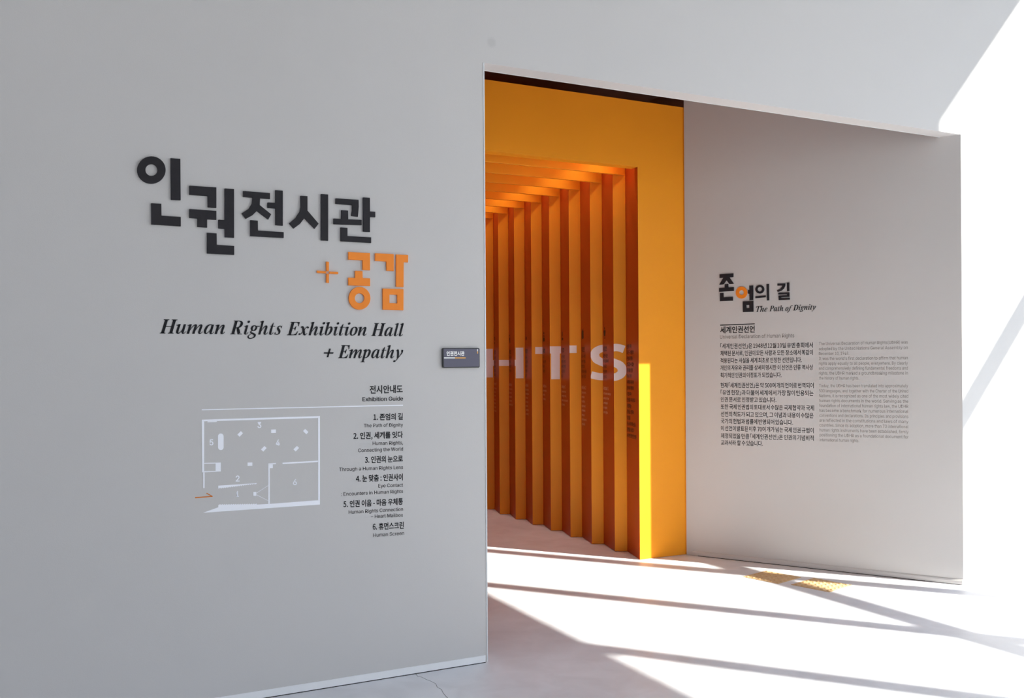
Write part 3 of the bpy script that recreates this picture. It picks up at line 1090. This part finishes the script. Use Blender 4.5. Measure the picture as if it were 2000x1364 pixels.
kor_lines = [
    ('｢세계인권선언｣은 1948년 12월 10일 유엔 총회에서', 1407.1, 1587.8, 681.3, 679.4),
    ('채택된 문서로, 인권이 모든 사람과 모든 장소에서 똑같이', 1407.1, 1588, 695.4, 693.7),
    ('적용된다는 사실을 세계 최초로 인정한 선언입니다.', 1407.1, 1566.2, 709.6, 708.3),
    ('개인의 자유와 권리를 상세히 명시한 이 선언은 인류 역사상', 1407.1, 1588.2, 723.7, 722.9),
    ('획기적인 인권의 이정표가 되었습니다.', 1407.3, 1526.7, 738.2, 737.7),
    ('현재 ｢세계인권선언｣은 약 500여 개의 언어로 번역되어', 1407.5, 1589.3, 757.7, 758.4),
    ('｢유엔 헌장｣과 더불어 세계에서 가장 많이 인용되는', 1407.6, 1588.9, 771.8, 773.4),
    ('인권 문서로 인정받고 있습니다.', 1407.7, 1516.2, 785.6, 786.6),
    ('또한 국제 인권법의 토대로서 수많은 국제협약과 국제', 1407.8, 1590, 799.6, 802.4),
    ('선언의 척도가 되고 있으며, 그 이념과 내용이 수많은', 1407.9, 1589, 813.8, 817.3),
    ('국가의 헌법과 법률에 반영되어 있습니다.', 1408, 1548.9, 827.7, 830.7),
    ('이 선언이 발표된 이후 70여 개가 넘는 국제 인권 규범이', 1408, 1589.2, 841.6, 846.5),
    ('제정되었을 만큼 ｢세계인권선언｣은 인권의 기념비적', 1408, 1589.3, 856.2, 861.3),
    ('교과서라 할 수 있습니다.', 1408.1, 1490, 869.7, 871.8),
]
r = block('korean_text', PB, 1500, 871, 'black Korean text column on the angled wall, left of the grey English one', 'wall text')
for t, u0, u1, v0, v1 in kor_lines:
    text_line(PB, t, (u0, v0), (u1, v1), 9.7, M['vinyl'], True, .013, just=True, parent=r)
eng_lines = [
    ('The Universal Declaration of Human Rights(UDHR) was', 1599.6, 1772.9, 674.6, 671.6),
    ('adopted by the United Nations General Assembly on', 1599.5, 1773, 684.5, 681.9),
    ('December 10, 1948.', 1599.5, 1658.6, 694.0, 693.3),
    ("It was the world's first declaration to affirm that human", 1599.6, 1773.1, 703.5, 702.2),
    ('rights apply equally to all people, everywhere. By clearly', 1599.6, 1773.2, 713.0, 712.5),
    ('and comprehensively defining fundamental freedoms and', 1599.7, 1773.2, 722.5, 722.2),
    ('rights, the UDHR marked a groundbreaking milestone in', 1599.7, 1773.3, 732.0, 731.9),
    ('the history of human rights.', 1599.8, 1678, 741.6, 741.8),
    ('Today, the UDHR has been translated into approximately', 1600, 1773.5, 756.7, 757.1),
    ('500 languages, and together with the Charter of the United', 1600, 1773.7, 766.6, 767.3),
    ('Nations, it is recognized as one of the most widely cited', 1600.1, 1773.8, 776.1, 777.2),
    ('human rights documents in the world. Serving as the', 1600.2, 1773.9, 785.7, 787.2),
    ('foundation of international human rights law, the UDHR', 1600.2, 1773.9, 795.2, 797.1),
    ('has become a benchmark for numerous international', 1600.3, 1774, 804.8, 807),
    ('conventions and declarations. Its principles and provisions', 1600.4, 1774.1, 814.3, 817),
    ('are reflected in the constitutions and laws of many', 1600.5, 1774.2, 823.9, 827),
    ('countries. Since its adoption, more than 70 international', 1600.6, 1774.3, 833.4, 837),
    ('human rights instruments have been established, firmly', 1600.7, 1774.4, 843.0, 847),
    ('positioning the UDHR as a foundational document for', 1600.8, 1774.5, 852.6, 857),
    ('international human rights.', 1601, 1678, 862.3, 864.2),
]
r = block('english_text', PB, 1690, 862, 'faint grey English text column on the angled wall, right of the Korean one', 'wall text')
for t, u0, u1, v0, v1 in eng_lines:
    text_line(PB, t, (u0, v0), (u1, v1), 5.9, M['lightgrey_vinyl'], False, 0.0, just=True, parent=r)

# ------------------------------------------------------------------ large letters across the fins (painted on the bright faces)
BW = BR.length
ZB, ZT = 1.428, 1.738


def piece_on_fin(quads, k, s_left):
    """Slice the flat letter at the edges of one fin face and lay the slice on it."""
    bm = bmesh.new()
    for q_ in quads:
        vs_ = [bm.verts.new((x, z, 0)) for x, z in q_]
        bm.faces.new(vs_)
    for x, nx in ((s_left, -1), (s_left + BW, 1)):
        bmesh.ops.bisect_plane(bm, geom=bm.verts[:] + bm.edges[:] + bm.faces[:], plane_co=(x, 0, 0), plane_no=(nx, 0, 0), clear_outer=True)
    if len(bm.faces) == 0:
        bm.free()
        return
    d = BR.normalized()
    nn = Vector((d.y, -d.x))
    o_ = TT(k)
    for v in bm.verts:
        p = o_ + d * (v.co.x - s_left) + nn * 0.0012
        v.co = Vector((p.x, p.y, v.co.y))
    me = bpy.data.meshes.new('letter_piece')
    bm.to_mesh(me)
    bm.free()
    me.materials.append(M['pink_vinyl'])
    o = link('letter_piece', me)
    o.parent = fins[k]
    tag(o, 'pale pink slice of a large painted letter')


def letter(quads, k_first, k_last):
    """quads in units of face width (x) from the left edge of face k_first, z in metres."""
    qs = [[(x * BW, z) for x, z in q_] for q_ in quads]
    for i, k in enumerate(range(k_first, k_last - 1, -1)):
        piece_on_fin(qs, k, i * BW)


HZ = ZT - ZB
letter([[(.15, ZB), (.90, ZB), (.90, ZT), (.15, ZT)], [(.90, 1.553), (2.09, 1.553), (2.09, 1.617), (.90, 1.617)], [(2.09, ZB), (2.84, ZB), (2.84, ZT), (2.09, ZT)]], 8, 6)
letter([[(.34, ZT - .068), (2.62, ZT - .068), (2.62, ZT), (.34, ZT)], [(1.10, ZB), (1.89, ZB), (1.89, ZT - .068), (1.10, ZT - .068)]], 5, 3)
sp = [(1.83, .845, .205), (1.5, .885, .20), (1.12, .90, .20), (.72, .868, .21), (.40, .79, .235), (.35, .70, .245), (.46, .60, .235), (.80, .525, .215), (1.15, .475, .215), (1.50, .41, .235), (1.66, .31, .245),
      (1.60, .20, .235), (1.30, .125, .21), (.92, .098, .20), (.50, .115, .20), (.02, .155, .20)]
rb = ribbon([(x * BW / HZ, y, w) for x, y, w in sp], 6)
letter([[(x * HZ / BW, ZB + y * HZ) for x, y in q_] for q_ in rb], 2, 1)

# small print on the dark reveals of the fins
articles = [
    (['제1조', '모든 사람은', '태어날 때부터', '자유롭고', '존엄하며', '평등하다'], ['Article 1', 'All human beings', 'are born free', 'and equal', 'in dignity', 'and rights.']),
    (['제2조', '모든 사람은', '어떤 차별도', '받지 않고', '권리와 자유를', '누릴 수 있다'], ['Article 2', 'Everyone is', 'entitled', 'to all the', 'rights and', 'freedoms', 'without', 'distinction of', 'any kind.']),
    (['제3조', '모든 사람은', '생명과 신체의', '자유와 안전을', '누릴 권리가', '있다'], ['Article 3', 'Everyone has', 'the right to life,', 'liberty and security', 'of person.']),
    (['제4조', '누구도', '노예 상태에', '놓이지', '아니한다'], ['Article 4', 'No one shall', 'be held', 'in slavery.']),
    (['제5조', '누구도', '고문을 받지', '아니하며', '모욕받지', '않는다'], ['Article 5', 'No one shall', 'be subjected', 'to torture', 'or to cruel,', 'inhuman', 'treatment or', 'punishment.']),
    (['제6조', '모든 사람은', '법 앞에', '인간으로', '인정받는다'], ['Article 6', 'Everyone has', 'the right to', 'recognition', 'as a person', 'before the law.']),
    (['제7조', '모든 사람은', '법 앞에', '평등하며', '차별 없이', '보호받는다'], ['Article 7', 'All are equal', 'before', 'the law', 'and are', 'entitled', 'to equal', 'protection.']),
]


def reveal_plane(k):
    a_, c_ = VV(k + 1), TT(k)
    d = (c_ - a_).normalized()
    n_ = Vector((d.y, -d.x))
    if n_.x > 0:
        n_ = -n_
    return Plane(a_, d, n_), (c_ - a_).length


def reveal_text(k, s, s0, z0, h, mat, kor, bold, width=None):
    pl2, L = reveal_plane(k)
    r_ = raw_text(s, kor, bold)
    w = (r_[3] - r_[2]) * h * (0.88 if kor else 0.95)
    w = min(w, L - s0 - .01)
    sc = w / (r_[3] - r_[2])
    vs_ = [pl2.at(s0 + (x - r_[2]) * sc, z0 + y * h, 0.0012) for x, y in r_[0]]
    me = bpy.data.meshes.new('text_line')
    me.from_pydata([tuple(v) for v in vs_], [], r_[1])
    me.materials.append(mat)
    o = link('text_line', me)
    if fins[k] is None:
        adopt(o, TUN)
    else:
        o.parent = fins[k]
    return o


def E_(x, y, rx, ry, n_=12):
    return [(x + rx * math.cos(2 * math.pi * i / n_), y + ry * math.sin(2 * math.pi * i / n_)) for i in range(n_)]


icons = {   # little black pictograms, in centimetres, foot at 0
    1: [E_(4, 9.2, .6, 1.1), E_(4, 6.6, 1.1, 1.2), [(2.0, 5.6), (6.0, 5.6), (5.0, 2.0), (3.0, 2.0)], [(1.6, 7.2), (2.2, 7.4), (2.5, 5.0), (1.9, 5.0)], [(5.8, 7.4), (6.4, 7.2), (6.1, 5.0), (5.5, 5.0)], [(2.6, 0), (5.4, 0), (5.4, .7), (2.6, .7)]],
    2: [[(2, 8), (6, 8), (6, 2), (2, 2)], E_(4, 8, 2, 1), E_(4, 2, 2, 1.6), [(2.4, 9.3), (3, 9.3), (3, 10.2), (2.4, 10.2)], [(5, 9.3), (5.6, 9.3), (5.6, 10.2), (5, 10.2)]],
    3: [[(3, 9.5), (4.4, 8), (4.8, 5.5), (3.8, 4), (3.2, 4.2), (3.8, 6)], E_(4, 1.6, 1.6, 1.5)],
    4: [[(2, 0), (7, 0), (7, 3.6), (2, 3.6)], [(2.6, 4.2), (6.4, 4.2), (6.4, 5.2), (2.6, 5.2)], E_(4.5, 6.2, 1.2, .8), E_(4.5, 8.5, 1.4, 1), [(4.2, 8), (4.8, 8), (4.8, 10), (4.2, 10)]],
    5: [[(4, 1), (5.5, 1.6), (6.4, 3), (5.5, 4.6), (4, 5.2)], [(2.2, 2), (2.7, 1.8), (2.7, 4.6), (2.2, 4.4)]],
    6: [E_(3.6, 8.4, .8, .8), [(2.6, 6), (4.6, 6), (4.8, 2.8), (2.4, 2.8)], [(1.4, 0), (2, 0), (3, 2.4), (2.4, 2.6)], [(5.8, 0), (5.2, 0), (4.2, 2.4), (4.8, 2.6)]],
    7: [[(2, 7), (6, 7), (6, 7.6), (2, 7.6)], [(2, 4), (2.6, 4), (2.6, 7), (2, 7)], [(5.4, 4), (6, 4), (6, 7), (5.4, 7)], E_(4, 1, 1.2, .8)],
}
for k in range(1, 8):
    ko, en = articles[k - 1]
    pl2, L = reveal_plane(k)
    b = Solid()
    z_ic = 1.79 if k != 5 else 1.80
    for poly in icons[k]:
        b.wall_poly(pl2, [(.012 + x * .014, z_ic + y * .0095) for x, y in poly], 0.0, .0012)
    o = b.done('pictogram', M['ink'])
    o.parent = fins[k]
    reveal_text(k, ko[0], .025, 1.680, .046, M['ink'], True, .02)
    for i, t in enumerate(ko[1:]):
        reveal_text(k, t, .025, 1.627 - i * .0455, .030, M['ink'], True, .012)
    zt = 1.345
    reveal_text(k, en[0], .025, zt, .030, M['dim_vinyl'], False, 0.0)
    for i, t in enumerate(en[1:]):
        reveal_text(k, t, .025, zt - .040 - i * .0405, .021, M['dim_vinyl'], False, 0.0)
pre = ['인류 가족', '모든 구성원의', '존엄과 평등', '양도할 수 없는', '권리를 인정', '하는 것이', '세계의 자유와', '정의와 평화의', '기초이며', '인권을 무시하고', '경멸하는', '행위는 인류의', '양심을', '분노하게 하는 일', '만행을 낳았다', '세계인권선언 전문']
for i, t in enumerate(pre):
    reveal_text(0, t, .022, 1.700 - i * .0492, .033, M['ink'], True, .02)

# ------------------------------------------------------------------ tactile paving tiles
bump_me = bpy.data.meshes.new('bump')
bm = bmesh.new()
prof = [(0.0115, 0.0), (0.0100, 0.0028), (0.0070, 0.0044), (0.0, 0.005)]
rings = []
N_ = 12
for rad, z in prof[:-1]:
    rings.append([bm.verts.new((rad * math.cos(2 * math.pi * i / N_), rad * math.sin(2 * math.pi * i / N_), z)) for i in range(N_)])
top = bm.verts.new((0, 0, .005))
for a_, c_ in zip(rings, rings[1:]):
    for i in range(N_):
        bm.faces.new((a_[i], a_[(i + 1) % N_], c_[(i + 1) % N_], c_[i]))
for i in range(N_):
    bm.faces.new((rings[-1][i], rings[-1][(i + 1) % N_], top))
bm.to_mesh(bump_me)
bm.free()
bump_me.materials.append(M['tactile'])
for (cx, cy), lb in (((1.896, 6.942), 'yellow tactile floor tile mostly in shadow, left one nearer the orange frame'),
                     ((2.1755, 6.688), 'yellow tactile floor tile mostly in bright sun, right one of the pair')):
    root = tag(empty('tactile_tile', (cx, cy, 0)), lb, 'floor tile', 'tactile floor tiles before the angled wall')
    root.rotation_euler = (0, 0, math.radians(-48.7))
    me = bpy.data.meshes.new('base')
    bm = bmesh.new()
    bmesh.ops.create_cube(bm, size=1.0)
    bmesh.ops.scale(bm, vec=(.3, .3, .003), verts=bm.verts)
    bmesh.ops.translate(bm, vec=(0, 0, .0015), verts=bm.verts)
    bm.to_mesh(me)
    bm.free()
    me.materials.append(M['tactile'])
    o = link('base', me, root)
    bevel(o, .001, 1)
    for i in range(6):
        for j in range(6):
            o = link('bump', bump_me, root)
            o.location = (-.125 + .05 * i, -.125 + .05 * j, .003)

for o in setter.values():
    bpy.data.objects.remove(o)
bpy.data.scenes.remove(tmp)
